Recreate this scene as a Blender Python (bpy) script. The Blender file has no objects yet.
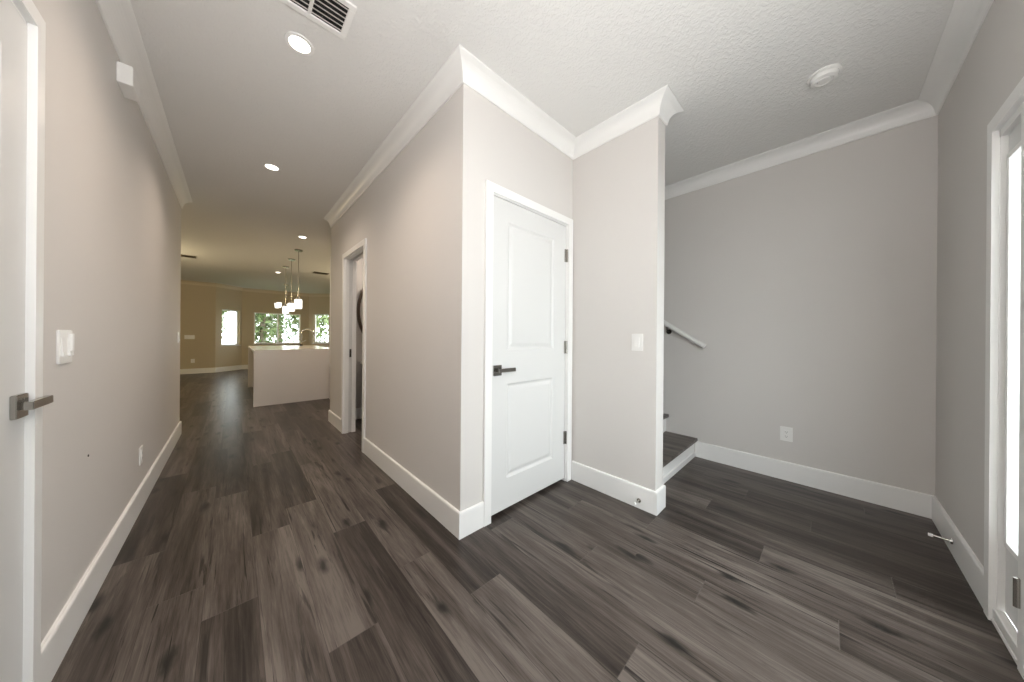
import bpy, bmesh, math, random
from mathutils import Vector, Matrix

scene = bpy.context.scene
COL = scene.collection
R = math.radians

# ------------------------------------------------------------------ camera
F_PX, YAW, ROLL, CAM_H = 297.14, 0.753, 0.0077, 1.15
cam_data = bpy.data.cameras.new('camera')
cam = bpy.data.objects.new('camera', cam_data)
COL.objects.link(cam)
cam_data.sensor_fit = 'HORIZONTAL'
cam_data.sensor_width = 36.0
cam_data.lens = F_PX / 1024 * 36.0
cam_data.shift_y = (336.8 - 341) / 1024.0
cam_data.clip_start = 0.02
cam_data.clip_end = 200
cam.matrix_world = (Matrix.Translation((0, 0, CAM_H)) @ Matrix.Rotation(-YAW, 4, 'Z')
                    @ Matrix.Rotation(R(90), 4, 'X') @ Matrix.Rotation(ROLL, 4, 'Z'))
scene.camera = cam

# ------------------------------------------------------------------ world, exposure
world = bpy.data.worlds.new('world')
scene.world = world
world.use_nodes = True
bg = world.node_tree.nodes['Background']
bg.inputs['Color'].default_value = (0.93, 0.97, 1.0, 1)
bg.inputs['Strength'].default_value = 9.0
vs = scene.view_settings
vs.view_transform = 'Standard'
vs.look = 'None'
vs.gamma = 1.0
vs.use_curve_mapping = False
vs.exposure = 0.0
scene.cycles.use_denoising = True
scene.cycles.max_bounces = 12
scene.cycles.diffuse_bounces = 8
scene.cycles.transparent_max_bounces = 16


def area_light(name, loc, direction, sx, sy, power, color=(1, 1, 1), portal=False):
    d = bpy.data.lights.new(name, 'AREA')
    d.shape = 'RECTANGLE'
    d.size, d.size_y = sx, sy
    d.energy = power
    d.color = color
    d.cycles.is_portal = portal
    o = bpy.data.objects.new(name, d)
    COL.objects.link(o)
    o.location = loc
    o.rotation_euler = Vector(direction).to_track_quat('-Z', 'Y').to_euler()
    return o


# sky portals in the real openings
area_light('entry_daylight_portal', (1.51, -0.62, 1.03), (0, 1, 0), 1.62, 2.05, 1, portal=True)
area_light('nook_daylight_portal', (1.12, 13.5, 1.38), (0, -1, 0), 1.4, 1.2, 1, portal=True)
# power of the recessed lights, then unseen fills added beside the camera
LAMP_DOWN = 42.0


def point_light(name, loc, power, color, radius):
    d = bpy.data.lights.new(name, 'POINT')
    d.energy = power
    d.color = color
    d.shadow_soft_size = radius
    o = bpy.data.objects.new(name, d)
    COL.objects.link(o)
    o.location = loc
    return o


point_light('flash_fill', (0.10, -0.25, 1.85), 22, (1.0, 0.985, 0.985), 0.20)  # added fill just behind the camera, in place of a flash
area_light('bounce_fill', (0.15, -0.15, 1.40), (-0.05, 0.2, 1), 0.5, 0.5, 20, (1.0, 0.985, 0.985))  # added upward fill, in place of flash bounced off the ceiling
# added unseen fills brightening the kitchen and living room, round the hall corners
point_light('kitchen_fill', (2.9, 8.0, 2.25), 74, (1.0, 0.82, 0.50), 0.15)
point_light('living_room_fill', (-1.7, 8.2, 2.25), 68, (1.0, 0.82, 0.50), 0.15)

# ------------------------------------------------------------------ layout (metres)
XL, XA, YD, XB, YE, XC, YF = -0.4475, 0.9512, 1.4367, 2.0153, 0.7699, 3.2971, -0.4722
YHL, YHR = 5.107, 4.589
XE = 2.139                    # stair side of the switch wall
CEIL, ZC, ZB = 2.70, 2.598, 0.149
Y1, Y2 = 12.72, 13.32         # bay of the far room
BAY = [(-0.40, Y1), (0.20, Y2), (2.05, Y2), (2.65, Y1)]
XGL, XGR = -3.0, 5.0


# ------------------------------------------------------------------ materials
def new_mat(name):
    m = bpy.data.materials.new(name)
    m.use_nodes = True
    nt = m.node_tree
    return m, nt, nt.nodes['Principled BSDF']


def simple(name, col, rough=0.5, metal=0.0, bump=0.0, bscale=60.0, spec=0.5, bdist=0.002, var=0.0):
    m, nt, b = new_mat(name)
    b.inputs['Base Color'].default_value = (*col, 1)
    b.inputs['Roughness'].default_value = rough
    b.inputs['Metallic'].default_value = metal
    b.inputs['Specular IOR Level'].default_value = spec
    tc = nt.nodes.new('ShaderNodeNewGeometry')
    if bump > 0:
        n = nt.nodes.new('ShaderNodeTexNoise')
        n.inputs['Scale'].default_value = bscale
        n.inputs['Detail'].default_value = 4
        nt.links.new(tc.outputs['Position'], n.inputs['Vector'])
        bp = nt.nodes.new('ShaderNodeBump')
        bp.inputs['Strength'].default_value = bump
        bp.inputs['Distance'].default_value = bdist
        nt.links.new(n.outputs['Fac'], bp.inputs['Height'])
        nt.links.new(bp.outputs['Normal'], b.inputs['Normal'])
    if var > 0:
        n2 = nt.nodes.new('ShaderNodeTexNoise')
        n2.inputs['Scale'].default_value = 1.7
        nt.links.new(tc.outputs['Position'], n2.inputs['Vector'])
        mx = nt.nodes.new('ShaderNodeMix')
        mx.data_type = 'RGBA'
        mx.inputs['A'].default_value = (*[c * (1 - var) for c in col], 1)
        mx.inputs['B'].default_value = (*[min(1, c * (1 + var)) for c in col], 1)
        nt.links.new(n2.outputs['Fac'], mx.inputs['Factor'])
        nt.links.new(mx.outputs['Result'], b.inputs['Base Color'])
    return m


M = {}
M['wall'] = simple('greige_paint', (0.655, 0.63, 0.605), 0.62, bump=0.12, bscale=140, spec=0.3, var=0.01)
M['dim_wall'] = simple('greige_in_dim_warm_light', (0.50, 0.43, 0.31), 0.65, bump=0.1, bscale=140, spec=0.3, var=0.01)  # greige walls with the far room's dim warm light mixed into the colour
M['dim_trim'] = simple('trim_in_dim_light', (0.60, 0.53, 0.40), 0.4)  # far crown, its dimness put into the colour
M['trim'] = simple('white_trim_paint', (0.84, 0.835, 0.82), 0.32, spec=0.45)
M['door'] = simple('white_door_paint', (0.68, 0.68, 0.67), 0.38, spec=0.45, bump=0.03, bscale=300)
M['plate'] = simple('white_plastic', (0.84, 0.83, 0.81), 0.3)
M['plate_dark'] = simple('slot_shadow_plastic', (0.10, 0.095, 0.09), 0.5)
M['nickel'] = simple('brushed_nickel', (0.40, 0.385, 0.36), 0.2, metal=1.0, bump=0.03, bscale=400)
M['chrome'] = simple('polished_chrome', (0.75, 0.74, 0.72), 0.12, metal=1.0)
M['dark_metal'] = simple('dark_bronze_metal', (0.05, 0.043, 0.037), 0.4, metal=0.8)
M['vent_brown'] = simple('brown_vent_enamel', (0.11, 0.085, 0.06), 0.5)
M['black'] = simple('dark_duct', (0.012, 0.012, 0.012), 0.8)
M['quartz'] = simple('pale_quartz', (0.86, 0.82, 0.785), 0.16, var=0.03)
M['espresso'] = simple('espresso_cabinet', (0.055, 0.04, 0.032), 0.42, var=0.15)
M['mirror'] = simple('mirror_glass', (0.85, 0.86, 0.86), 0.02, metal=1.0)
M['mirror_frame'] = simple('dark_wood_frame', (0.06, 0.04, 0.025), 0.45, var=0.2)
M['porcelain'] = simple('white_porcelain', (0.82, 0.81, 0.79), 0.12)
M['concrete'] = simple('porch_concrete', (0.55, 0.54, 0.52), 0.8, bump=0.2, bscale=40, var=0.05)
M['grass'] = simple('lawn_grass', (0.10, 0.15, 0.05), 0.9, bump=0.6, bscale=30, var=0.3)
M['bark'] = simple('tree_bark', (0.16, 0.12, 0.09), 0.9, bump=0.6, bscale=25, var=0.25)
M['leaf'] = simple('green_leaves', (0.085, 0.125, 0.035), 0.6, var=0.35)
M['leaf_pale'] = simple('pale_green_leaves', (0.14, 0.18, 0.065), 0.6, var=0.3)
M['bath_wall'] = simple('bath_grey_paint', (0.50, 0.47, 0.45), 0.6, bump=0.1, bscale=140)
M['rail'] = simple('handrail_paint', (0.78, 0.77, 0.75), 0.35)


def ceiling_mat():
    m, nt, b = new_mat('knockdown_ceiling')
    b.inputs['Base Color'].default_value = (0.77, 0.762, 0.745, 1)
    b.inputs['Roughness'].default_value = 0.85
    b.inputs['Specular IOR Level'].default_value = 0.2
    g = nt.nodes.new('ShaderNodeNewGeometry')
    n = nt.nodes.new('ShaderNodeTexNoise')
    n.inputs['Scale'].default_value = 52
    n.inputs['Detail'].default_value = 3.5
    n.inputs['Distortion'].default_value = 0.8
    nt.links.new(g.outputs['Position'], n.inputs['Vector'])
    rp = nt.nodes.new('ShaderNodeValToRGB')
    rp.color_ramp.elements[0].position = 0.42
    rp.color_ramp.elements[1].position = 0.62
    nt.links.new(n.outputs['Fac'], rp.inputs['Fac'])
    bp = nt.nodes.new('ShaderNodeBump')
    bp.inputs['Strength'].default_value = 0.4
    bp.inputs['Distance'].default_value = 0.004
    nt.links.new(rp.outputs['Color'], bp.inputs['Height'])
    nt.links.new(bp.outputs['Normal'], b.inputs['Normal'])
    return m


M['ceiling'] = ceiling_mat()


def emit(name, col, strength):
    m = bpy.data.materials.new(name)
    m.use_nodes = True
    nt = m.node_tree
    nt.nodes.clear()
    e = nt.nodes.new('ShaderNodeEmission')
    e.inputs['Color'].default_value = (*col, 1)
    e.inputs['Strength'].default_value = strength
    o = nt.nodes.new('ShaderNodeOutputMaterial')
    nt.links.new(e.outputs['Emission'], o.inputs['Surface'])
    return m


M['lens'] = emit('lit_led_lens', (1.0, 0.93, 0.82), 9.0)
M['shade'] = emit('lit_frosted_glass', (1.0, 0.96, 0.87), 1.7)


def glass_mat():
    m = bpy.data.materials.new('window_glass')
    m.use_nodes = True
    nt = m.node_tree
    nt.nodes.clear()
    t = nt.nodes.new('ShaderNodeBsdfTransparent')
    t.inputs['Color'].default_value = (0.95, 0.97, 0.965, 1)
    gl = nt.nodes.new('ShaderNodeBsdfGlossy')
    gl.inputs['Roughness'].default_value = 0.03
    mx = nt.nodes.new('ShaderNodeMixShader')
    mx.inputs['Fac'].default_value = 0.06
    o = nt.nodes.new('ShaderNodeOutputMaterial')
    nt.links.new(t.outputs[0], mx.inputs[1])
    nt.links.new(gl.outputs[0], mx.inputs[2])
    nt.links.new(mx.outputs[0], o.inputs['Surface'])
    return m


M['glass'] = glass_mat()


# Y of one end joint of every plank row, from the wall side rows of the hall to the right wall
JOINTS = {-3: 1.50, -2: 2.41, -1: 1.95, 0: 1.713, 1: 2.235, 2: 2.452, 3: 1.967, 4: 1.45, 5: 1.087, 6: 0.483, 7: 0.15,
          8: 0.87, 9: 0.396, 10: -0.033, 11: 0.752, 12: 0.24, 13: -0.212, 14: 0.565, 15: 0.07, 16: 0.413, 17: 0.72,
          18: -0.168, 19: 0.30}

# how light each board is (0 dark, 1 pale), keyed by (row, board counted from that joint)
BOARD = {(14, -1): .13, (12, -1): .74, (13, 0): .5, (12, 0): .08, (10, 0): .3, (9, 0): .62, (9, -1): .55, (11, -1): .55,
         (8, -1): .8, (16, -1): .12, (17, -1): .38, (7, 0): .75, (8, 0): .4, (-2, 0): .0, (-2, -1): .55, (0, -1): .08,
         (0, 0): .6, (0, 1): .05, (1, 0): .1, (1, -1): .72, (2, 0): .08, (2, -1): .75, (2, -2): .08, (3, 0): .75, (3, -1): .1,
         (5, 0): .02, (5, 1): .6, (5, -1): .75, (6, 0): .2, (6, -1): .85, (10, 1): .3, (16, 0): .45, (14, 0): .6, (4, 0): .6,
         (4, -1): .7, (10, -1): .6, (13, -1): .3, (15, -1): .25, (15, 0): .3, (11, 0): .35, (7, -1): .7, (18, -1): .3,
         (17, 0): .4, (18, 0): .35, (-1, 0): .4, (-1, -1): .55, (-3, 0): .5, (-3, -1): .4, (6, 1): .5, (4, 1): .55, (3, 1): .5}


def board_tone(n, k):
    if (n, k) in BOARD:
        return BOARD[(n, k)]
    return abs(2 * ((n * 1.54638 + k * 1.95479 + n * k * 1.80054 + 1.47846 + n * n * 2.52388) % 1) - 1)


def floor_mat(name, PW=0.173, PL=1.22, OX=-0.088):
    m, nt, b = new_mat(name)
    L = nt.links.new
    N = nt.nodes.new

    def math_(op, a, bb=None, cc=None):
        n = N('ShaderNodeMath')
        n.operation = op
        for i, v in enumerate((a, bb, cc)):
            if v is None:
                continue
            if isinstance(v, (int, float)):
                n.inputs[i].default_value = v
            else:
                L(v, n.inputs[i])
        return n.outputs[0]

    g = N('ShaderNodeNewGeometry')
    sp = N('ShaderNodeSeparateXYZ')
    L(g.outputs['Position'], sp.inputs[0])
    x, y = sp.outputs['X'], sp.outputs['Y']
    u = math_('DIVIDE', math_('SUBTRACT', x, OX), PW)
    row = math_('FLOOR', u)
    fu = math_('FRACT', u)
    jr = N('ShaderNodeValToRGB')
    jr.color_ramp.interpolation = 'CONSTANT'
    els = jr.color_ramp.elements
    while len(els) > 1:
        els.remove(els[-1])
    for i in range(31):
        n_ = i - 8
        off = (JOINTS.get(n_, (n_ * 0.618) % 1 * 1.22) / 1.22) % 1.0
        e = els[0] if i == 0 else els.new(i / 32)
        e.position = i / 32
        e.color = (off, math.floor(JOINTS.get(n_, 0.0) / 1.22), board_tone(n_, 0), 1)
    rowf = math_('DIVIDE', math_('ADD', row, 8.5), 32.0)
    L(rowf, jr.inputs['Fac'])
    tr_ = N('ShaderNodeValToRGB')
    tr_.color_ramp.interpolation = 'CONSTANT'
    els = tr_.color_ramp.elements
    while len(els) > 1:
        els.remove(els[-1])
    for i in range(31):
        e = els[0] if i == 0 else els.new(i / 32)
        e.position = i / 32
        e.color = (board_tone(i - 8, -1), board_tone(i - 8, 1), board_tone(i - 8, -2), 1)
    L(rowf, tr_.inputs['Fac'])
    tb = N('ShaderNodeSeparateXYZ')
    L(tr_.outputs['Color'], tb.inputs[0])
    jo = N('ShaderNodeSeparateXYZ')
    L(jr.outputs['Color'], jo.inputs[0])
    v = math_('SUBTRACT', math_('DIVIDE', y, PL), jo.outputs['X'])
    jw = jo.outputs['Y']
    colm = math_('FLOOR', v)
    fv = math_('FRACT', v)
    cv = N('ShaderNodeCombineXYZ')
    L(row, cv.inputs[0]); L(colm, cv.inputs[1]); cv.inputs[2].default_value = 3.7
    pn = N('ShaderNodeTexWhiteNoise')
    pn.noise_dimensions = '3D'
    L(cv.outputs[0], pn.inputs['Vector'])
    # light and dark boards: a fixed sequence over row and board number
    KCOL = math_('SUBTRACT', colm, jw)
    ph = math_('ADD', math_('MULTIPLY', row, 1.54638), math_('MULTIPLY', KCOL, 1.95479))
    ph = math_('ADD', ph, math_('MULTIPLY', math_('MULTIPLY', row, KCOL), 1.80054))
    ph = math_('ADD', math_('ADD', ph, 1.47846), math_('MULTIPLY', math_('MULTIPLY', row, row), 2.52388))
    rnd = math_('ABSOLUTE', math_('SUBTRACT', math_('MULTIPLY', math_('FRACT', ph), 2.0), 1.0))
    for kk, src in ((0, jo.outputs['Z']), (-1, tb.outputs['X']), (1, tb.outputs['Y']), (-2, tb.outputs['Z'])):
        eq = math_('COMPARE', KCOL, float(kk), 0.5)
        rnd = math_('ADD', math_('MULTIPLY', rnd, math_('SUBTRACT', 1.0, eq)), math_('MULTIPLY', src, eq))
    cs = N('ShaderNodeSeparateXYZ')
    L(pn.outputs['Color'], cs.inputs[0])
    # plank-local coordinates, shifted by a random amount per plank
    lx = math_('ADD', math_('MULTIPLY', fu, PW), math_('MULTIPLY', cs.outputs['X'], 37.0))
    ly = math_('ADD', y, math_('MULTIPLY', cs.outputs['Y'], 53.0))

    def coords(sx, sy, z=0.0):
        c = N('ShaderNodeCombineXYZ')
        L(math_('MULTIPLY', lx, sx), c.inputs[0])
        L(math_('MULTIPLY', ly, sy), c.inputs[1])
        if not isinstance(z, (int, float)):
            L(z, c.inputs[2])
        else:
            c.inputs[2].default_value = z
        return c.outputs[0]

    def noise(vec, detail=4, rough=0.6, dist=0.0):
        n = N('ShaderNodeTexNoise')
        n.inputs['Scale'].default_value = 1.0
        n.inputs['Detail'].default_value = detail
        n.inputs['Roughness'].default_value = rough
        n.inputs['Distortion'].default_value = dist
        L(vec, n.inputs['Vector'])
        return n.outputs['Fac']

    def ramp(val, stops):
        r = N('ShaderNodeValToRGB')
        els = r.color_ramp.elements
        els[0].position, els[0].color = stops[0][0], (*stops[0][1], 1)
        els[1].position, els[1].color = stops[-1][0], (*stops[-1][1], 1)
        for p, c in stops[1:-1]:
            e = els.new(p)
            e.color = (*c, 1)
        L(val, r.inputs['Fac'])
        return r.outputs['Color']

    def mix(fac, a, bb, mode='MIX'):
        n = N('ShaderNodeMix')
        n.data_type = 'RGBA'
        n.blend_type = mode
        for k, val in (('Factor', fac), ('A', a), ('B', bb)):
            if isinstance(val, tuple):
                n.inputs[k].default_value = (*val, 1)
            elif isinstance(val, (int, float)):
                n.inputs[k].default_value = val
            else:
                L(val, n.inputs[k])
        return n.outputs['Result']

    broad = noise(coords(11, 0.8), 4, 0.6, 0.7)
    grain = noise(coords(80, 3.6), 6, 0.7, 0.4)
    fine = noise(coords(420, 9.0), 3, 0.6)
    tone = math_('ADD', 0.67, math_('MULTIPLY', math_('SUBTRACT', rnd, 0.5), 0.54))
    tone = math_('ADD', tone, math_('MULTIPLY', math_('SUBTRACT', broad, 0.5), 1.6))
    tone = math_('ADD', tone, math_('MULTIPLY', math_('SUBTRACT', grain, 0.5), 1.0))
    tone = math_('ADD', tone, math_('MULTIPLY', math_('SUBTRACT', fine, 0.5), 0.4))
    base = ramp(tone, [(0.10, (0.016, 0.0122, 0.0100)), (0.36, (0.036, 0.028, 0.0235)),
                       (0.60, (0.068, 0.0545, 0.0465)), (0.82, (0.105, 0.087, 0.076)), (1.0, (0.15, 0.127, 0.112))])
    # long dark mineral streaks
    st = noise(coords(20, 1.0, 5.0), 5, 0.62, 1.2)
    stm = ramp(st, [(0.585, (0, 0, 0)), (0.66, (0.8, 0.8, 0.8))])
    base = mix(stm, base, (0.016, 0.0125, 0.011))
    st2 = noise(coords(55, 1.3, 11.0), 5, 0.6, 0.8)
    stm2 = ramp(st2, [(0.62, (0, 0, 0)), (0.67, (0.9, 0.9, 0.9))])
    base = mix(stm2, base, (0.012, 0.0095, 0.008))
    # knots
    vo = N('ShaderNodeTexVoronoi')
    vo.voronoi_dimensions = '2D'
    vo.inputs['Scale'].default_value = 1.0
    vo.inputs['Randomness'].default_value = 1.0
    wob = noise(coords(18, 6, 9.0), 3, 0.6)
    kv = N('ShaderNodeCombineXYZ')
    L(math_('ADD', math_('MULTIPLY', lx, 6.5), math_('MULTIPLY', wob, 0.35)), kv.inputs[0])
    L(math_('ADD', math_('MULTIPLY', ly, 2.0), math_('MULTIPLY', wob, 0.25)), kv.inputs[1])
    L(kv.outputs[0], vo.inputs['Vector'])
    kd = vo.outputs['Distance']
    kc = N('ShaderNodeSeparateXYZ')
    L(vo.outputs['Color'], kc.inputs[0])
    keep = math_('GREATER_THAN', kc.outputs['X'], 0.55)
    km = ramp(kd, [(0.035, (1, 1, 1)), (0.075, (0.75, 0.75, 0.75)), (0.17, (0, 0, 0))])
    base = mix(math_('MULTIPLY', km, math_('MULTIPLY', keep, 0.95)), base, (0.012, 0.011, 0.0095))
    # pale scratches around the knots
    sc = noise(coords(60, 30, 2.0), 6, 0.75, 0.5)
    scm = ramp(sc, [(0.66, (0, 0, 0)), (0.72, (1, 1, 1))])
    ring = ramp(kd, [(0.16, (0, 0, 0)), (0.28, (1, 1, 1)), (0.45, (0, 0, 0))])
    base = mix(math_('MULTIPLY', math_('MULTIPLY', scm, ring), math_('MULTIPLY', keep, 0.55)), base, (0.30, 0.265, 0.235))
    # seams
    eu = math_('MULTIPLY', math_('MINIMUM', fu, math_('SUBTRACT', 1.0, fu)), PW)
    ev = math_('MULTIPLY', math_('MINIMUM', fv, math_('SUBTRACT', 1.0, fv)), PL)
    edge = math_('MINIMUM', eu, ev)
    seam = math_('LESS_THAN', edge, 0.0011)
    base = mix(math_('MULTIPLY', seam, 0.55), base, (0.02, 0.016, 0.014))
    end_highlight = math_('LESS_THAN', ev, 0.0016)  # bevel highlight at board ends, painted in as a pale line
    base = mix(math_('MULTIPLY', end_highlight, 0.28), base, (0.17, 0.15, 0.135))
    L(base, b.inputs['Base Color'])
    rr = math_('ADD', 0.25, math_('MULTIPLY', grain, 0.16))
    L(rr, b.inputs['Roughness'])
    b.inputs['Specular IOR Level'].default_value = 0.28
    h = math_('SUBTRACT', math_('MULTIPLY', grain, 0.5), math_('MULTIPLY', seam, 1.5))
    bp = N('ShaderNodeBump')
    bp.inputs['Strength'].default_value = 0.22
    bp.inputs['Distance'].default_value = 0.0015
    L(h, bp.inputs['Height'])
    L(bp.outputs['Normal'], b.inputs['Normal'])
    return m


M['floor'] = floor_mat('dark_oak_planks')
M['tread'] = floor_mat('dark_oak_tread', PW=1.7, PL=9.0, OX=-3.0)


# ------------------------------------------------------------------ mesh builder
class MB:
    def __init__(self):
        self.bm = bmesh.new()

    def box(self, x0, x1, y0, y1, z0, z1, bevel=0.0):
        r = bmesh.ops.create_cube(self.bm, size=1.0)
        vsx = r['verts']
        for v in vsx:
            v.co = Vector(((x0 + x1) / 2 + v.co.x * (x1 - x0), (y0 + y1) / 2 + v.co.y * (y1 - y0),
                           (z0 + z1) / 2 + v.co.z * (z1 - z0)))
        if bevel > 0:
            es = list({e for v in vsx for e in v.link_edges})
            bmesh.ops.bevel(self.bm, geom=es, offset=bevel, segments=2, affect='EDGES', profile=0.5)
        return self

    def hexa(self, pts):
        v = [self.bm.verts.new(p) for p in pts]
        for f in ((0, 1, 2, 3), (4, 5, 6, 7), (0, 1, 5, 4), (1, 2, 6, 5), (2, 3, 7, 6), (3, 0, 4, 7)):
            self.bm.faces.new([v[i] for i in f])
        return self

    def prism(self, poly, axis, a, b):
        """poly: 2D points; axis: the extrusion axis ('x','y','z')"""
        def P(p, t):
            if axis == 'z':
                return (p[0], p[1], t)
            if axis == 'x':
                return (t, p[0], p[1])
            return (p[0], t, p[1])
        v0 = [self.bm.verts.new(P(p, a)) for p in poly]
        v1 = [self.bm.verts.new(P(p, b)) for p in poly]
        n = len(poly)
        self.bm.faces.new(v0)
        self.bm.faces.new(v1[::-1])
        for i in range(n):
            self.bm.faces.new((v0[i], v0[(i + 1) % n], v1[(i + 1) % n], v1[i]))
        return self

    def tube(self, pts, r, seg=16, r1=None):
        pts = [Vector(p) for p in pts]
        rings = []
        up = Vector((0, 0, 1))
        n = len(pts)
        t0 = (pts[1] - pts[0]).normalized()
        a = t0.cross(up)
        if a.length < 1e-3:
            a = t0.cross(Vector((1, 0, 0)))
        a.normalize()
        for i, p in enumerate(pts):
            if i == 0:
                t = (pts[1] - pts[0])
            elif i == n - 1:
                t = (pts[-1] - pts[-2])
            else:
                t = (pts[i + 1] - pts[i]).normalized() + (pts[i] - pts[i - 1]).normalized()
            t.normalize()
            a = (a - t * a.dot(t)).normalized()
            b = t.cross(a)
            rad = r if r1 is None else r + (r1 - r) * i / (n - 1)
            rings.append([self.bm.verts.new(p + (a * math.cos(k * 2 * math.pi / seg) + b * math.sin(k * 2 * math.pi / seg)) * rad)
                          for k in range(seg)])
        for i in range(n - 1):
            for k in range(seg):
                self.bm.faces.new((rings[i][k], rings[i][(k + 1) % seg], rings[i + 1][(k + 1) % seg], rings[i + 1][k]))
        self.bm.faces.new(rings[0][::-1])
        self.bm.faces.new(rings[-1])
        return self

    def lathe(self, c, prof, seg=40):
        """prof: (radius, z) from the axis outwards round to the axis; closed at radius 0"""
        rings = []
        for rad, z in prof:
            if rad < 1e-6:
                rings.append([self.bm.verts.new((c[0], c[1], c[2] + z))])
            else:
                rings.append([self.bm.verts.new((c[0] + rad * math.cos(k * 2 * math.pi / seg),
                                                 c[1] + rad * math.sin(k * 2 * math.pi / seg), c[2] + z)) for k in range(seg)])
        for i in range(len(rings) - 1):
            p, q = rings[i], rings[i + 1]
            for k in range(seg):
                k2 = (k + 1) % seg
                if len(p) == 1 and len(q) == 1:
                    continue
                if len(p) == 1:
                    self.bm.faces.new((p[0], q[k], q[k2]))
                elif len(q) == 1:
                    self.bm.faces.new((p[k], p[k2], q[0]))
                else:
                    self.bm.faces.new((p[k], p[k2], q[k2], q[k]))
        return self

    def sweep(self, path, prof):
        """profile (d, z) carried along a floor-plan path; d is measured to the left of the path"""
        n = len(path)
        P = [Vector((p[0], p[1])) for p in path]
        rings = []
        for i in range(n):
            din = (P[i] - P[i - 1]).normalized() if i > 0 else None
            dout = (P[i + 1] - P[i]).normalized() if i < n - 1 else None
            if din is None:
                m = Vector((-dout.y, dout.x))
            elif dout is None:
                m = Vector((-din.y, din.x))
            else:
                n1, n2 = Vector((-din.y, din.x)), Vector((-dout.y, dout.x))
                m = (n1 + n2) / (1 + n1.dot(n2))
            rings.append([self.bm.verts.new((P[i].x + m.x * d, P[i].y + m.y * d, z)) for d, z in prof])
        k = len(prof)
        for i in range(n - 1):
            for j in range(k):
                self.bm.faces.new((rings[i][j], rings[i][(j + 1) % k], rings[i + 1][(j + 1) % k], rings[i + 1][j]))
        self.bm.faces.new(rings[0])
        self.bm.faces.new(rings[-1][::-1])
        return self

    def build(self, name, mat, parent=None, label=None, smooth=False):
        bmesh.ops.recalc_face_normals(self.bm, faces=self.bm.faces[:])
        off = Vector((0, 0, 0))
        p = parent
        while p is not None:
            off += p.location
            p = p.parent
        if off.length > 0:
            for v in self.bm.verts:
                v.co -= off
        me = bpy.data.meshes.new(name)
        self.bm.to_mesh(me)
        self.bm.free()
        me.materials.append(mat)
        if smooth:
            for f in me.polygons:
                f.use_smooth = True
            me.set_sharp_from_angle(angle=R(40))
        o = bpy.data.objects.new(name, me)
        COL.objects.link(o)
        if parent is not None:
            o.parent = parent
        if label:
            o['label'] = label
        return o


def tag(o, label, cat, group=None, kind=None):
    o['label'] = label
    o['category'] = cat
    if group:
        o['group'] = group
    if kind:
        o['kind'] = kind
    return o


def thing(name, label, cat, loc=(0, 0, 0), group=None, kind=None):
    o = bpy.data.objects.new(name, None)
    o.empty_display_size = 0.1
    COL.objects.link(o)
    o.location = loc
    return tag(o, label, cat, group, kind)


def struct(name, mb, mat, label, cat):
    return tag(mb.build(name, mat), label, cat, kind='structure')


def copy_tree(o, parent=None):
    c = o.copy()
    COL.objects.link(c)
    if parent is not None:
        c.parent = parent
    for ch in list(o.children):
        copy_tree(ch, c)
    return c


def dup(o, loc, label):
    c = copy_tree(o)
    c.location = loc
    c['label'] = label
    return c


# ------------------------------------------------------------------ the shell
struct('floor', MB().box(XGL - .2, XGR + .2, -0.60, Y2 + .2, -0.05, 0), M['floor'],
       'dark grey brown wood plank floor running through foyer and hall', 'floor')
struct('ceiling', MB().box(XGL - .2, XGR + .2, -0.60, Y2 + .2, CEIL, CEIL + .12), M['ceiling'],
       'white textured ceiling over the foyer and hall', 'ceiling')

DLY0, DLY1 = 0.835, 1.615        # left door opening
w = MB()
w.box(-0.5675, XL, -0.60, DLY0, 0, CEIL).box(-0.5675, XL, DLY1, YHL, 0, CEIL).box(-0.5675, XL, DLY0, DLY1, 2.062, CEIL)
struct('wall_left', w, M['wall'], 'long greige hallway wall at the left of the picture', 'wall')

FX0, FX1, FZ = 0.70, 2.275, 2.008   # entry unit opening
w = MB()
w.box(-0.5675, FX0, -0.60, YF, 0, CEIL).box(FX1, XC, -0.60, YF, 0, CEIL).box(FX0, FX1, -0.60, YF, FZ, CEIL)
struct('wall_front', w, M['wall'], 'greige entry wall at the right edge holding the glazed sidelight', 'wall')

struct('wall_right', MB().box(XC, XC + .12, -0.60, YHR, 0, CEIL), M['wall'],
       'wide greige wall with the handrail and one outlet', 'wall')

BY0, BY1 = 3.165, 3.885             # powder room opening
w = MB()
w.box(XA, XA + .12, YD, BY0, 0, CEIL).box(XA, XA + .12, BY1, YHR, 0, CEIL).box(XA, XA + .12, BY0, BY1, 2.055, CEIL)
struct('wall_hall', w, M['wall'], 'greige hall wall between the closet corner and the powder room doorway', 'wall')

CX0, CX1, CZ = 1.165, 1.945, 2.045  # closet opening
w = MB()
w.box(XA + .12, CX0, YD, YD + .12, 0, CEIL).box(CX1, XB, YD, YD + .12, 0, CEIL).box(CX0, CX1, YD, YD + .12, CZ, CEIL)
struct('wall_closet', w, M['wall'], 'short greige wall around the white closet door', 'wall')
struct('wall_stair', MB().box(XB, XE, YE, YHR, 0, CEIL), M['wall'],
       'thin greige wall end with light switch beside the stairs', 'wall')
struct('wall_closet_back', MB().box(XA + .12, XB, 2.42, 2.54, 0, CEIL), M['bath_wall'],
       'hidden wall between the closet and the powder room', 'wall')
struct('wall_powder_back', MB().box(XA + .12, XB, 4.45, YHR, 0, CEIL), M['bath_wall'],
       'grey powder room wall carrying the dark framed mirror', 'wall')
struct('wall_stair_back', MB().box(XE, XGR, 4.469, YHR, 0, CEIL), M['wall'],
       'wall closing the stairwell behind the switch wall', 'wall')
struct('wall_great_front', MB().box(XGL, -0.5675, YHL - .12, YHL, 0, CEIL), M['dim_wall'],
       'dimly lit wall turning left off the end of the hall', 'wall')
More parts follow.
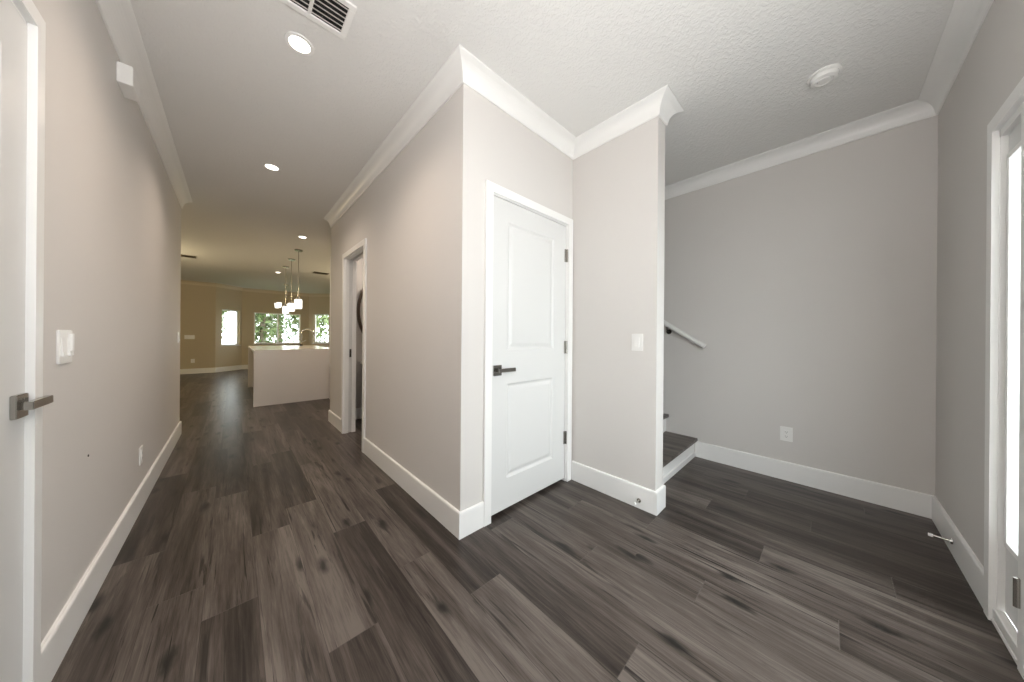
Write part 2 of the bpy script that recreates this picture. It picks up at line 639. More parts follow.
struct('wall_great_left', MB().box(XGL - .12, XGL, YHL - .12, Y1 + .12, 0, CEIL), M['dim_wall'],
       'dimly lit left wall of the far living room', 'wall')
struct('wall_great_right', MB().box(XGR, XGR + .12, YHR - .12, Y1 + .12, 0, CEIL), M['dim_wall'],
       'dimly lit right wall of the far kitchen', 'wall')
struct('wall_back_left', MB().box(XGL, BAY[0][0], Y1, Y1 + .14, 0, CEIL), M['dim_wall'],
       'dimly lit far wall with switch plate left of the nook windows', 'wall')
struct('wall_back_right', MB().box(BAY[3][0], XGR, Y1, Y1 + .14, 0, CEIL), M['dim_wall'],
       'dimly lit far wall right of the nook windows', 'wall')

# the three window walls of the nook, each with one opening
T = 0.14


def frame_of(a, b):
    """local frame of a wall running from a to b; +d points outdoors (left of a->b)"""
    A, B = Vector((*a, 0)), Vector((*b, 0))
    ux = (B - A).normalized()
    n = Vector((-ux.y, ux.x, 0))
    return A, ux, n, (B - A).length


def lbox(mb, fr, u0, u1, d0, d1, z0, z1):
    A, ux, n, _ = fr
    def P(u, d, z):
        return A + ux * u + n * d + Vector((0, 0, z))
    mb.hexa([P(u0, d0, z0), P(u1, d0, z0), P(u1, d1, z0), P(u0, d1, z0),
             P(u0, d0, z1), P(u1, d0, z1), P(u1, d1, z1), P(u0, d1, z1)])
    return mb


WIN = [  # wall end points, opening along the wall, z range, mullion positions, names
    (BAY[0], BAY[1], 0.19, 0.77, 0.815, 1.94, [], 'left', 'narrow bright window on the angled nook wall at left'),
    (BAY[1], BAY[2], 0.30, 1.60, 0.845, 1.92, [0.5], 'centre', 'wide two pane window with trees beyond the island'),
    (BAY[2], BAY[3], 0.18, 0.76, 0.865, 1.945, [], 'right', 'narrow window right of the island faucet, partly hidden'),
]
for i, (a, b, u0, u1, z0, z1, mul, side, lab) in enumerate(WIN):
    fr = frame_of(a, b)
    W = fr[3]
    ex = T * math.tan(R(22.5))
    mb = MB()
    lbox(mb, fr, 0, u0, 0, T, 0, CEIL)
    lbox(mb, fr, u1, W, 0, T, 0, CEIL)
    lbox(mb, fr, u0, u1, 0, T, 0, z0)
    lbox(mb, fr, u0, u1, 0, T, z1, CEIL)
    struct('wall_nook_' + side, mb, M['dim_wall'], 'dimly lit wall of the far nook around its %s window' % side, 'wall')
    win = thing('window_%d' % (i + 1), lab, 'window', (fr[0] + fr[1] * (u0 + u1) / 2 + Vector((0, 0, z0))), kind='structure')
    f = MB()
    t = 0.035
    lbox(f, fr, u0, u0 + t, .05, .11, z0, z1)
    lbox(f, fr, u1 - t, u1, .05, .11, z0, z1)
    lbox(f, fr, u0 + t, u1 - t, .05, .11, z0, z0 + t)
    lbox(f, fr, u0 + t, u1 - t, .05, .11, z1 - t, z1)
    for q in mul:
        um = u0 + (u1 - u0) * q
        lbox(f, fr, um - t * .6, um + t * .6, .05, .11, z0 + t, z1 - t)
    f.build('window_frame', M['trim'], win)
    s = MB()
    lbox(s, fr, u0 - .02, u1 + .02, -.03, .05, z0 - .022, z0)
    s.build('window_sill', M['trim'], win)
    if mul:
        um = u0 + (u1 - u0) * .5
        lbox(MB(), fr, u0 + t, um - t * .6, .075, .081, z0 + t, z1 - t).build('pane', M['glass'], win)
        lbox(MB(), fr, um + t * .6, u1 - t, .075, .081, z0 + t, z1 - t).build('pane', M['glass'], win)
    else:
        lbox(MB(), fr, u0 + t, u1 - t, .075, .081, z0 + t, z1 - t).build('pane', M['glass'], win)

# ------------------------------------------------------------------ baseboards and crown
BASE = [(0, 0), (0.015, 0), (0.015, ZB - .012), (0.0135, ZB - .004), (0.009, ZB), (0, ZB)]


def baseboard(name, path, label, mat='trim'):
    struct(name, MB().sweep(path, BASE), M[mat], label, 'baseboard')


# left of the path direction must face the room
baseboard('baseboard_left', [(-0.5675, YHL), (XL, YHL), (XL, DLY1 + .049)], 'white baseboard along the left hallway wall')
baseboard('baseboard_hall_end', [(XA, BY1 + .055), (XA, YHR), (XA + .1, YHR)], 'short white baseboard beyond the powder room doorway')
baseboard('baseboard_hall', [(CX0 - .052, YD), (XA, YD), (XA, BY0 - .055)], 'white baseboard wrapping the closet corner into the hall')
baseboard('baseboard_stair', [(XE, 0.885), (XE, YE), (XB, YE), (XB, YD - .02)], 'white baseboard wrapping the thin switch wall')
baseboard('baseboard_right', [(2.338, YF), (XC, YF), (XC, 0.885)], 'white baseboard along the wide right wall to the sidelight')
baseboard('baseboard_great', [(BAY[3][0] + 1.5, Y1), BAY[3], BAY[2], BAY[1], BAY[0], (XGL, Y1), (XGL, YHL), (-0.60, YHL)],
          'white baseboard around the far nook')
baseboard('baseboard_powder', [(XB, 4.45), (XA + .12, 4.45)], 'white baseboard glimpsed inside the powder room')

P_ = 0.088
CR = [(0, ZC), (0.008, ZC), (0.012, ZC + .006)]
for k in range(1, 9):            # concave cove
    a = k / 9 * math.pi / 2
    CR.append((0.014 + (P_ - .022) * (1 - math.cos(a)), ZC + .010 + (CEIL - ZC - .022) * math.sin(a)))
CR += [(P_ - .006, CEIL - .009), (P_, CEIL - .006), (P_, CEIL + .002), (0, CEIL + .002)]


def crown(name, path, label, mat='trim'):
    o = struct(name, MB().sweep(path, CR), M[mat], label, 'crown moulding')
    return o


crown('trim_crown_closet', [(XE, 4.46), (XE, YE), (XB, YE), (XB, YD), (XA, YD), (XA, YHR)],
      'white crown moulding stepping around the closet and switch wall')
crown('trim_crown_foyer', [(XL, YHL), (XL, YF), (XC, YF), (XC, 4.46)],
      'white crown moulding along the left, entry and wide right walls')
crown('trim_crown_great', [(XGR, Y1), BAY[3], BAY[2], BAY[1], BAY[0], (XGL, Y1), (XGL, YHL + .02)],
      'dimly lit crown moulding around the far nook', 'dim_trim')


# ------------------------------------------------------------------ doors
def leaf_mesh(mp, W, H, TH, panels, z0=0.0):
    """door leaf with moulded panels on the face d=0; mp(u, d, z) gives world points; panels (u0,u1,z0,z1)"""
    mb = MB()
    bm = mb.bm
    us = sorted({0.0, W} | {p[0] for p in panels} | {p[1] for p in panels})
    zs = sorted({z0, z0 + H} | {p[2] for p in panels} | {p[3] for p in panels})
    cache = {}

    def V(u, d, z):
        k = (round(u, 5), round(d, 5), round(z, 5))
        if k not in cache:
            cache[k] = bm.verts.new(mp(u, d, z))
        return cache[k]

    def is_panel(u, z):
        return any(p[0] < u < p[1] and p[2] < z < p[3] for p in panels)
    for i in range(len(us) - 1):
        for j in range(len(zs) - 1):
            if not is_panel((us[i] + us[i + 1]) / 2, (zs[j] + zs[j + 1]) / 2):
                bm.faces.new((V(us[i], 0, zs[j]), V(us[i + 1], 0, zs[j]), V(us[i + 1], 0, zs[j + 1]), V(us[i], 0, zs[j + 1])))
    prof = [(0, 0), (.006, -.004), (.013, -.0095), (.022, -.0105), (.030, -.0075), (.044, -.0035), (.052, -.003)]
    for (a, b, c, d) in panels:
        prev = None
        for off, dep in prof:
            ring = [V(a + off, dep, c + off), V(b - off, dep, c + off), V(b - off, dep, d - off), V(a + off, dep, d - off)]
            if prev:
                for k in range(4):
                    bm.faces.new((prev[k], prev[(k + 1) % 4], ring[(k + 1) % 4], ring[k]))
            prev = ring
        bm.faces.new(prev)
    # edges and back
    bk = [V(0, -TH, z0), V(W, -TH, z0), V(W, -TH, z0 + H), V(0, -TH, z0 + H)]
    bm.faces.new(bk)
    e = 1e-4
    def edge_strip(pts_front, b0, b1):
        bm.faces.new([*pts_front, b1, b0])
    edge_strip([V(u, 0, z0) for u in us], bk[0], bk[1])
    edge_strip([V(u, 0, z0 + H) for u in us], bk[3], bk[2])
    edge_strip([V(0, 0, z) for z in zs], bk[0], bk[3])
    edge_strip([V(W, 0, z) for z in zs], bk[1], bk[2])
    return mb


def casing_prof_box(mb, mp, u0, u1, ztop, wd=0.056, th=0.018, z0=0.0):
    """three-sided door casing around an opening u0..u1, mitred head"""
    def board(pts):
        mb.hexa([mp(u, 0, z) for u, z in pts] + [mp(u, th, z) for u, z in pts])
    board([(u0 - wd, z0), (u0, z0), (u0, ztop), (u0 - wd, ztop + wd)])
    board([(u1, z0), (u1 + wd, z0), (u1 + wd, ztop + wd), (u1, ztop)])
    board([(u0 - wd, ztop + wd), (u0, ztop), (u1, ztop), (u1 + wd, ztop + wd)])
    return mb


def lever(mp, uc, zc, direction, parent, mat, reach=0.125, back=0.013, dd=0.0):
    """square rosette, neck and flat square-section lever arm"""
    def hb(u0, u1, d0, d1, z0, z1):
        mb = MB()
        mb.hexa([mp(u0, d0, z0), mp(u1, d0, z0), mp(u1, d1, z0), mp(u0, d1, z0),
                 mp(u0, d0, z1), mp(u1, d0, z1), mp(u1, d1, z1), mp(u0, d1, z1)])
        bmesh.ops.recalc_face_normals(mb.bm, faces=mb.bm.faces[:])
        bmesh.ops.bevel(mb.bm, geom=mb.bm.edges[:], offset=.0014, segments=2, affect='EDGES')
        return mb
    h = hb(uc - .033, uc + .033, 0, .011, zc - .033, zc + .033).build('door_handle', mat, parent, 'nickel square lever handle')
    h = h if parent.parent is None else parent
    hb(uc - .011, uc + .011, .011, .032 - dd, zc - .011, zc + .011).build('neck', mat, h)
    s = direction
    hb(min(uc - s * back, uc + s * reach), max(uc - s * back, uc + s * reach), .030 - dd, .046 - dd, zc - .010, zc + .013).build('lever_arm', mat, h)
    return h


# closet door (door_1)
mp = lambda u, d, z: Vector((u, YD - d, z))
d1 = thing('door_1', 'white two panel closet door with nickel lever, closed', 'door', (1.555, YD, 0), kind='structure')
leaf_mesh(lambda u, d, z: Vector((CX0 + .007 + u, YD + .006 - d, z)), 0.762, 2.010, 0.038,
          [(.138, .618, .222, .842), (.138, .618, 1.062, 1.900)], z0=0.026).build('door_leaf', M['door'], d1)
casing_prof_box(MB(), mp, CX0, CX1, CZ, wd=.054).build('casing', M['trim'], d1)
j = MB()
j.box(CX0, CX0 + .005, YD, YD + .12, 0, CZ).box(CX1 - .005, CX1, YD, YD + .12, 0, CZ).box(CX0, CX1, YD, YD + .12, CZ - .005, CZ)
j.box(CX0 + .005, CX0 + .018, YD + .048, YD + .09, 0, CZ).box(CX1 - .018, CX1 - .005, YD + .048, YD + .09, 0, CZ).box(CX0, CX1, YD + .048, YD + .09, CZ - .018, CZ)
j.build('jamb', M['trim'], d1)
lever(lambda u, d, z: Vector((u, YD + .006 - d, z)), 1.222, 0.936, 1, d1, M['nickel'])
for hz in (1.80, 1.07, 0.35):
    h = MB().tube([(1.9405, YD - .004, hz - .05), (1.9405, YD - .004, hz + .05)], .0075, 12)
    h.box(1.918, 1.943, YD - .001, YD + .006, hz - .05, hz + .05)
    h.build('hinge', M['nickel'], d1, 'nickel butt hinge', smooth=True)

# left hallway door (door_2), nearly flush with the wall
DX = -0.445
d2 = thing('door_2', 'white door with nickel lever cut off by the left edge', 'door', (XL, 1.28, 0), kind='structure')
mpl = lambda u, d, z: Vector((DX + d, u, z))
leaf_mesh(lambda u, d, z: Vector((DX + d, DLY0 + .006 + u, z)), DLY1 - DLY0 - .012, 2.03, 0.038,
          [(.13, .636, .24, .84), (.13, .636, 1.06, 1.91)], z0=0.02).build('door_leaf', M['door'], d2)
casing_prof_box(MB(), lambda u, d, z: Vector((XL + d, u, z)), DLY0, DLY1, 2.062, wd=.048).build('casing', M['trim'], d2)
lever(mpl, 1.560, 0.944, 1, d2, M['nickel'], reach=.100, back=.026, dd=.011)
j = MB()
j.box(-0.5675, XL, DLY1 - .005, DLY1, 0, 2.062).box(-0.5675, XL, DLY0, DLY0 + .005, 0, 2.062).box(-0.5675, XL, DLY0, DLY1, 2.053, 2.062)
j.build('jamb', M['trim'], d2)

# powder room doorway (door_3) with a pocket door slid away
d3 = thing('door_3', 'white cased powder room doorway in the hall, door slid away', 'door', (XA, 3.52, 0), kind='structure')
casing_prof_box(MB(), lambda u, d, z: Vector((XA - d, u, z)), BY0, BY1, 2.05, wd=.056).build('casing', M['trim'], d3)
j = MB()
j.box(XA, XA + .042, BY1 - .012, BY1, 0, 2.05).box(XA + .078, XA + .12, BY1 - .012, BY1, 0, 2.05)
j.box(XA, XA + .12, BY0, BY0 + .012, 0, 2.05).box(XA, XA + .042, BY0, BY1, 2.04, 2.055).box(XA + .078, XA + .12, BY0, BY1, 2.04, 2.055)
j.build('jamb', M['trim'], d3)
pk = MB().box(XA + .043, XA + .077, BY1 - .010, BY1, 0.015, 2.04).build('pocket_door', M['door'], d3)
MB().box(XA + .050, XA + .070, BY1 - .0125, BY1 - .010, 0.895, 0.99, .0006).build('edge_pull', M['dark_metal'], pk, 'dark edge pull')

# entry unit (door_4): glazed door between two sidelights
d4 = thing('door_4', 'white entry door unit with glazed sidelight at the right edge', 'door', (1.51, YF, 0), kind='structure')
casing_prof_box(MB(), lambda u, d, z: Vector((u, YF + d, z)), FX0, FX1, FZ, wd=.054).build('casing', M['trim'], d4)
fr_ = MB()
fr_.box(FX0, FX0 + .01, -.60, YF, 0, FZ).box(FX1 - .006, FX1, -.60, YF, 0, FZ).box(FX0, FX1, -.60, YF, FZ - .03, FZ)
fr_.build('jamb', M['trim'], d4)
for (a, b) in ((1.960, 2.010), (0.945, 0.995)):
    MB().box(a, b, -.585, YF + .016, 0, FZ - .03, .003).build('mullion_post', M['trim'], d4)


def glazed_leaf(name, x0, x1, stile, y0, y1, z0, z1, gz0, gz1, lab):
    o = MB()
    o.box(x0, x0 + stile, y0, y1, z0, z1).box(x1 - stile, x1, y0, y1, z0, z1)
    o.box(x0 + stile, x1 - stile, y0, y1, z0, gz0).box(x0 + stile, x1 - stile, y0, y1, gz1, z1)
    lf = o.build(name, M['door'], d4, lab)
    bd = MB()
    a, b = x0 + stile, x1 - stile
    t_ = .022
    for (q, r_, s_, t2) in ((a - .006, a + t_ - .006, gz0 - .006, gz1 + .006), (b - t_ + .006, b + .006, gz0 - .006, gz1 + .006),
                            (a, b, gz0 - .006, gz0 + t_ - .006), (a, b, gz1 - t_ + .006, gz1 + .006)):
        bd.box(q, r_, y1 - .004, y1 + .010, s_, t2, .003)
    bd.build('glazing_bead', M['trim'], lf)
    MB().box(a, b, (y0 + y1) / 2 - .004, (y0 + y1) / 2 + .004, gz0, gz1).build('pane', M['glass'], lf)
    if name == 'sidelight':
        for q in (.36, .64):  # thin metal strips drawing vertical stripes down the glass
            xm = a + (b - a) * q
            MB().box(xm - .003, xm + .003, (y0 + y1) / 2 + .004, (y0 + y1) / 2 + .007, gz0, gz1).build('glass_stripe', M['nickel'], lf)
    return lf


glazed_leaf('sidelight', 2.010, FX1 - .006, .030, -.535, -.490, 0.06, FZ - .03, 0.34, 1.885, 'narrow glazed sidelight panel')
glazed_leaf('sidelight', FX0 + .01, 0.945, .030, -.535, -.490, 0.06, FZ - .03, 0.34, 1.885, 'narrow glazed sidelight panel')
entry_leaf = glazed_leaf('door_leaf', 0.998, 1.957, .11, -.535, -.490, 0.02, FZ - .035, 0.25, 1.90, 'full glazed entry door leaf')
lever(lambda u, d, z: Vector((u, -.490 + d, z)), 1.055, 0.96, 1, entry_leaf, M['nickel'])
MB().box(FX0 + .01, FX1 - .006, -.60, YF + .012, 0, .018, .003).build('threshold', M['trim'], d4)
tr = MB().box(2.010, FX1 - .006, -.490, YF + .010, .018, .06, .004)
tr.build('sill_moulding', M['trim'], d4)
for hz in (0.275,):
    h = MB().tube([(1.990, YF + .022, hz - .05), (1.990, YF + .022, hz + .05)], .007, 12)
    h.box(1.984, 2.006, YF + .0155, YF + .018, hz - .05, hz + .05)
    h.build('hinge', M['nickel'], d4, 'nickel hinge on the door post', smooth=True)

# ------------------------------------------------------------------ stairs and handrail
st = thing('staircase', 'dark wood stair steps with white risers behind the switch wall', 'stairs', (2.72, 0.9, 0))
NS, RISE, RUN, Y0 = 8, 0.18, 0.262, 0.895
for k in range(NS):
    y = Y0 + k * RUN
    MB().box(XE + .001, XC - .001, y, y + .02, k * RISE + .0005, (k + 1) * RISE - .03).build('riser', M['trim'], st)
    yb = y + RUN + .02 if k < NS - 1 else 4.46
    MB().box(XE + .001, XC - .001, y - .028, yb, (k + 1) * RISE - .03, (k + 1) * RISE, .006).build('tread', M['tread'], st)
MB().box(XE + .0165, XC - .016, Y0 - .014, Y0, .0005, .05, .004).build('toe_moulding', M['trim'], st)

hr = thing('handrail', 'pale wall mounted stair handrail starting on the wide right wall', 'handrail', (XC, 0.81, 1.05))
sl = 0.65
ya, za, yb_, zb_ = 0.800, 1.072, 2.6, 1.072 + sl * 1.8
rl = MB()
xr = XC - .058
a0, a1 = Vector((xr, ya, za)), Vector((xr, yb_, zb_))
tt = (a1 - a0).normalized()
nn = Vector((0, -tt.z, tt.y))
pr = []
for k in range(12):
    an = k / 12 * 2 * math.pi
    pr.append((math.copysign(abs(math.cos(an)) ** .7, math.cos(an)) * .020, math.copysign(abs(math.sin(an)) ** .7, math.sin(an)) * .023))
r0 = [rl.bm.verts.new(a0 + Vector((p, 0, 0)) + nn * q) for p, q in pr]
r1 = [rl.bm.verts.new(a1 + Vector((p, 0, 0)) + nn * q) for p, q in pr]
for k in range(12):
    rl.bm.faces.new((r0[k], r0[(k + 1) % 12], r1[(k + 1) % 12], r1[k]))
rl.bm.faces.new(r0[::-1]); rl.bm.faces.new(r1)
rl.build('rail', M['rail'], hr, smooth=True)
for yk in (1.135, 1.75, 2.4):
    zk = za + sl * (yk - ya)
    b = MB().tube([(XC - .001, yk, zk - .075), (XC - .03, yk, zk - .075), (xr, yk, zk - .055), (xr, yk, zk - .024)], .007, 10)
    b.tube([(XC, yk, zk - .075), (XC - .006, yk, zk - .075)], .025, 16)
    b.build('bracket', M['dark_metal'], hr, 'dark metal bracket', smooth=True)

# ------------------------------------------------------------------ wall plates
def plate_parts(root, mp, u0, u1, z0, z1, kind):
    def hb(u0, u1, d0, d1, z0, z1, bev=.0012):
        mb = MB()
        mb.hexa([mp(u0, d0, z0), mp(u1, d0, z0), mp(u1, d1, z0), mp(u0, d1, z0),
                 mp(u0, d0, z1), mp(u1, d0, z1), mp(u1, d1, z1), mp(u0, d1, z1)])
        bmesh.ops.recalc_face_normals(mb.bm, faces=mb.bm.faces[:])
        if bev:
            bmesh.ops.bevel(mb.bm, geom=mb.bm.edges[:], offset=bev, segments=2, affect='EDGES')
        return mb
    hb(u0, u1, 0, .006, z0, z1, .002).build('cover_plate', M['plate'], root)
    zc = (z0 + z1) / 2
    if kind == 'outlet':
        uc = (u0 + u1) / 2
        f = hb(uc - .017, uc + .017, .006, .009, zc - .034, zc + .034).build('receptacle', M['plate'], root)
        for s in (-1, 1):
            zz = zc + s * .018
            mb = MB()
            for du in (-.006, .006):
                mb.hexa([mp(uc + du - .001, .0088, zz - .004), mp(uc + du + .001, .0088, zz - .004), mp(uc + du + .001, .0094, zz - .004), mp(uc + du - .001, .0094, zz - .004),
                         mp(uc + du - .001, .0088, zz + .005), mp(uc + du + .001, .0088, zz + .005), mp(uc + du + .001, .0094, zz + .005), mp(uc + du - .001, .0094, zz + .005)])
            mb.hexa([mp(uc - .002, .0088, zz - .011), mp(uc + .002, .0088, zz - .011), mp(uc + .002, .0094, zz - .011), mp(uc - .002, .0094, zz - .011),
                     mp(uc - .002, .0088, zz - .007), mp(uc + .002, .0088, zz - .007), mp(uc + .002, .0094, zz - .007), mp(uc - .002, .0094, zz - .007)])
            mb.build('socket_slots', M['plate_dark'], f, 'dark socket slots')
    else:
        n = kind
        wd = (u1 - u0) / n
        for k in range(n):
            uc = u0 + wd * (k + .5)
            mb = MB()
            a, b = uc - .016, uc + .016
            zt, zb = zc + .033, zc - .033
            mb.hexa([mp(a, .006, zb), mp(b, .006, zb), mp(b, .0125, zb), mp(a, .0125, zb),
                     mp(a, .006, zt), mp(b, .006, zt), mp(b, .0075, zt), mp(a, .0075, zt)])
            mb.build('rocker', M['plate'], root)


sw = thing('light_switch', 'white single rocker switch on the thin wall right of the closet door', 'light switch', (XB, .896, 1.06))
plate_parts(sw, lambda u, d, z: Vector((XB - d, u, z)), .857, .935, 1.061, 1.178, 1)
sw = thing('light_switch', 'white two gang switch plate on left wall beside the door lever', 'light switch', (XL, 1.89, 1.04))
plate_parts(sw, lambda u, d, z: Vector((XL + d, u, z)), 1.828, 1.945, 1.042, 1.162, 2)
MB().box(XL + .006, XL + .016, 1.902, 1.922, 1.085, 1.150, .003).build('fan_control', M['plate'], sw, 'white control knob block')
sw = thing('light_switch', 'small white switch at the far end of the left hallway wall', 'light switch', (XL, 4.90, 1.05))
plate_parts(sw, lambda u, d, z: Vector((XL + d, u, z)), 4.86, 4.935, 1.055, 1.172, 1)
sw = thing('light_switch', 'wide four gang switch plate on the far dim wall', 'light switch', (-.93, Y1, 1.01))
plate_parts(sw, lambda u, d, z: Vector((u, Y1 - d, z)), -1.035, -.83, 1.012, 1.128, 4)
ol = thing('wall_outlet', 'white electrical outlet on the wide right wall', 'outlet', (XC, .234, .315))
plate_parts(ol, lambda u, d, z: Vector((XC - d, u, z)), .196, .272, .317, .432, 'outlet')
ol = thing('wall_outlet', 'white electrical outlet low on the left hallway wall', 'outlet', (XL, 3.13, .28))
plate_parts(ol, lambda u, d, z: Vector((XL + d, u, z)), 3.085, 3.165, .285, .402, 'outlet')
ol = thing('wall_outlet', 'white outlet low on the far dim wall under the switch plate', 'outlet', (-.86, Y1, .31))
plate_parts(ol, lambda u, d, z: Vector((u, Y1 - d, z)), -.905, -.825, .315, .432, 'outlet')
sc = MB().tube([(XL, 2.147, .632), (XL + .002, 2.147, .632)], .005, 10).build('wall_screw', M['dark_metal'])
tag(sc, 'tiny dark screw mark on the left hallway wall', 'screw')

# door stops
def door_stop(base, dvec, label):
    b, d = Vector(base), Vector(dvec).normalized()
    t_ = thing('door_stop', label, 'door stop', b)
    MB().tube([b, b + d * .008], .014, 16).build('base', M['chrome'], t_, smooth=True)
    MB().tube([b + d * .008, b + d * .062], .0045, 12).build('rod', M['chrome'], t_, smooth=True)
    MB().tube([b + d * .062, b + d * .078], .0085, 14).build('rubber_tip', M['plate'], t_, 'white rubber tip', smooth=True)


door_stop((XB - .015, .868, .056), (-1, 0, 0.05), 'small chrome door stop on the baseboard of the thin switch wall')
door_stop((2.80, YF + .015, .078), (.22, 1, -.06), 'chrome door stop on the entry wall baseboard by the sidelight')

# chime box below the left crown
ch = thing('door_chime', 'small white box fixed high on left wall under the crown moulding', 'door chime', (XL, 2.62, 2.45))
MB().box(XL, XL + .055, 2.512, 2.665, 2.452, 2.556, .004).build('housing', M['plate'], ch)

# ------------------------------------------------------------------ ceiling fixtures
sd = thing('smoke_detector', 'round white smoke detector on the foyer ceiling', 'smoke detector', (2.515, .028, CEIL))
MB().lathe((2.515, .028, CEIL), [(0, 0), (.072, 0), (.072, -.008), (.066, -.011), (0, -.011)], 48).build('mounting_base', M['plate'], sd, smooth=True)
MB().lathe((2.515, .028, CEIL), [(0, -.011), (.060, -.011), (.062, -.020), (.055, -.034), (.040, -.038), (.036, -.033), (.030, -.033), (.027, -.040), (0, -.042)], 48).build('cover', M['plate'], sd, smooth=True)


def downlight(x, y, label):
    t_ = thing('downlight', label, 'recessed light', (x, y, CEIL), 'recessed ceiling lights')
    MB().lathe((x, y, CEIL), [(.047, .0), (.066, 0), (.064, -.004), (.050, -.006), (.047, -.004), (.047, 0)], 40).build('trim_ring', M['trim'], t_, smooth=True)
    MB().lathe((x, y, CEIL), [(0, -.003), (.047, -.003), (.047, -.001), (0, -.001)], 40).build('lens', M['lens'], t_, 'glowing lens', smooth=True)
    l = bpy.data.lights.new('downlight_lamp', 'SPOT')
    l.energy = LAMP_DOWN
    l.color = (1.0, 0.82, 0.67)
    l.spot_size = R(150)
    l.spot_blend = 1.0
    l.shadow_soft_size = 0.05
    lo = bpy.data.objects.new('downlight_lamp', l)
    COL.objects.link(lo)
    lo.parent = t_
    lo.location = (0, 0, -.02)
    return t_


dl = downlight(.248, 1.936, 'largest glowing recessed light, beside the ceiling vent')
dup(dl, (.25, 3.524, CEIL), 'glowing recessed light midway down the hall ceiling')
dup(dl, (.786, 5.693, CEIL), 'glowing recessed light just before the pendant canopies')
dup(dl, (.794, 9.325, CEIL), 'smallest glowing recessed light beyond the pendant canopies')


def ceiling_vent(x0, x1, y0, y1, label, mat='plate'):
    t_ = thing('ceiling_vent', label, 'air vent', ((x0 + x1) / 2, (y0 + y1) / 2, CEIL), 'ceiling air vents')
    MB().box(x0 + .02, x1 - .02, y0 + .02, y1 - .02, CEIL - .002, CEIL - .0005).build('duct_opening', M['black'], t_, 'dark duct opening')
    f = MB()
    e = .028
    zt, zb = CEIL, CEIL - .010
    for (a, b, c, d) in ((x0, x1, y0, y0 + e), (x0, x1, y1 - e, y1), (x0, x0 + e, y0 + e, y1 - e), (x1 - e, x1, y0 + e, y1 - e)):
        f.box(a, b, c, d, zb, zt, .003)
    f.build('frame', M[mat], t_)
    xm = (x0 + x1) / 2
    MB().box(xm - .007, xm + .007, y0 + e, y1 - e, zb + .001, zt - .003).build('divider_bar', M[mat], t_)
    n = 6
    for k in range(n):
        yc = y0 + e + (y1 - y0 - 2 * e) * (k + .5) / n
        s = MB()
        s.hexa([(x0 + e, yc - .008, zb + .001), (x1 - e, yc - .008, zb + .001), (x1 - e, yc - .0065, zb + .001), (x0 + e, yc - .0065, zb + .001),
                (x0 + e, yc + .005, zt - .0025), (x1 - e, yc + .005, zt - .0025), (x1 - e, yc + .0065, zt - .0025), (x0 + e, yc + .0065, zt - .0025)])
        s.build('louver', M[mat], t_)
    return t_


ceiling_vent(.095, .417, 1.528, 1.740, 'white ceiling air vent cut off by the top edge')
ceiling_vent(1.42, 1.74, 8.56, 8.78, 'dark ceiling vent right of the island pendants', 'vent_brown')
ceiling_vent(-.88, -.56, 8.60, 8.80, 'dark ceiling vent at the far end of the left wall', 'vent_brown')

# ------------------------------------------------------------------ kitchen island with faucet and pendants
IX0, IX1, IY0, IY1, IZ = .235, 1.42, 6.25, 8.7, .905
isl = thing('kitchen_island', 'pale quartz waterfall kitchen island at the end of the hall', 'kitchen island', (.83, 7.47, 0))
MB().box(IX0, IX1, IY0, IY0 + .04, 0, IZ - .04, .002).build('waterfall_panel', M['quartz'], isl)
MB().box(IX0, IX1, IY1 - .04, IY1, 0, IZ - .04, .002).build('waterfall_panel', M['quartz'], isl)
MB().box(IX0, IX1, IY0, IY1, IZ - .04, IZ, .002).build('countertop', M['quartz'], isl)
cb = MB().box(IX0 + .30, IX1 - .02, IY0 + .04, IY1 - .04, 0.0, IZ - .04).build('cabinet_body', M['espresso'], isl, 'dark cabinet body')
for k in range(4):
    ya_ = IY0 + .06 + k * .585
    MB().box(IX0 + .282, IX0 + .30, ya_, ya_ + .56, .12, IZ - .07, .004).build('back_panel', M['espresso'], cb)
fc = thing('kitchen_faucet', 'chrome gooseneck faucet standing on the island counter', 'faucet', (1.14, 8.32, IZ))
MB().lathe((1.14, 8.32, IZ), [(0, 0), (.028, 0), (.028, .012), (.020, .05), (0, .05)], 24).build('base', M['dark_metal'], fc, 'dark faucet base', smooth=True)
pts = [(1.14, 8.32, IZ + .05), (1.14, 8.32, IZ + .28)]
for k in range(1, 11):
    a = math.pi * k / 10
    pts.append((1.14 + .12 - .12 * math.cos(a), 8.32 - .02 * k / 10, IZ + .28 + .11 * math.sin(a)))
pts.append((1.385, 8.30, IZ + .20))
MB().tube(pts, .014, 12).build('spout', M['chrome'], fc, smooth=True)
MB().tube([(1.16, 8.32, IZ + .09), (1.225, 8.32, IZ + .125)], .008, 10).build('handle', M['chrome'], fc, smooth=True)


def pendant(x, y, label):
    t_ = thing('pendant_light', label, 'pendant light', (x, y, CEIL), 'pendants above the island')
    MB().lathe((x, y, CEIL), [(0, 0), (.062, 0), (.062, -.018), (.055, -.025), (0, -.025)], 32).build('canopy', M['nickel'], t_, smooth=True)
    MB().tube([(x, y, CEIL - .02), (x, y, 1.85)], .006, 10).build('rod', M['nickel'], t_, smooth=True)
    MB().lathe((x, y, 1.80), [(0, .05), (.018, .05), (.025, .02), (.03, 0), (0, 0)], 24).build('socket', M['nickel'], t_, smooth=True)
    MB().box(x - .055, x + .055, y - .055, y + .055, 1.63, 1.80, .012).build('shade', M['shade'], t_, 'glowing frosted glass shade')
    return t_


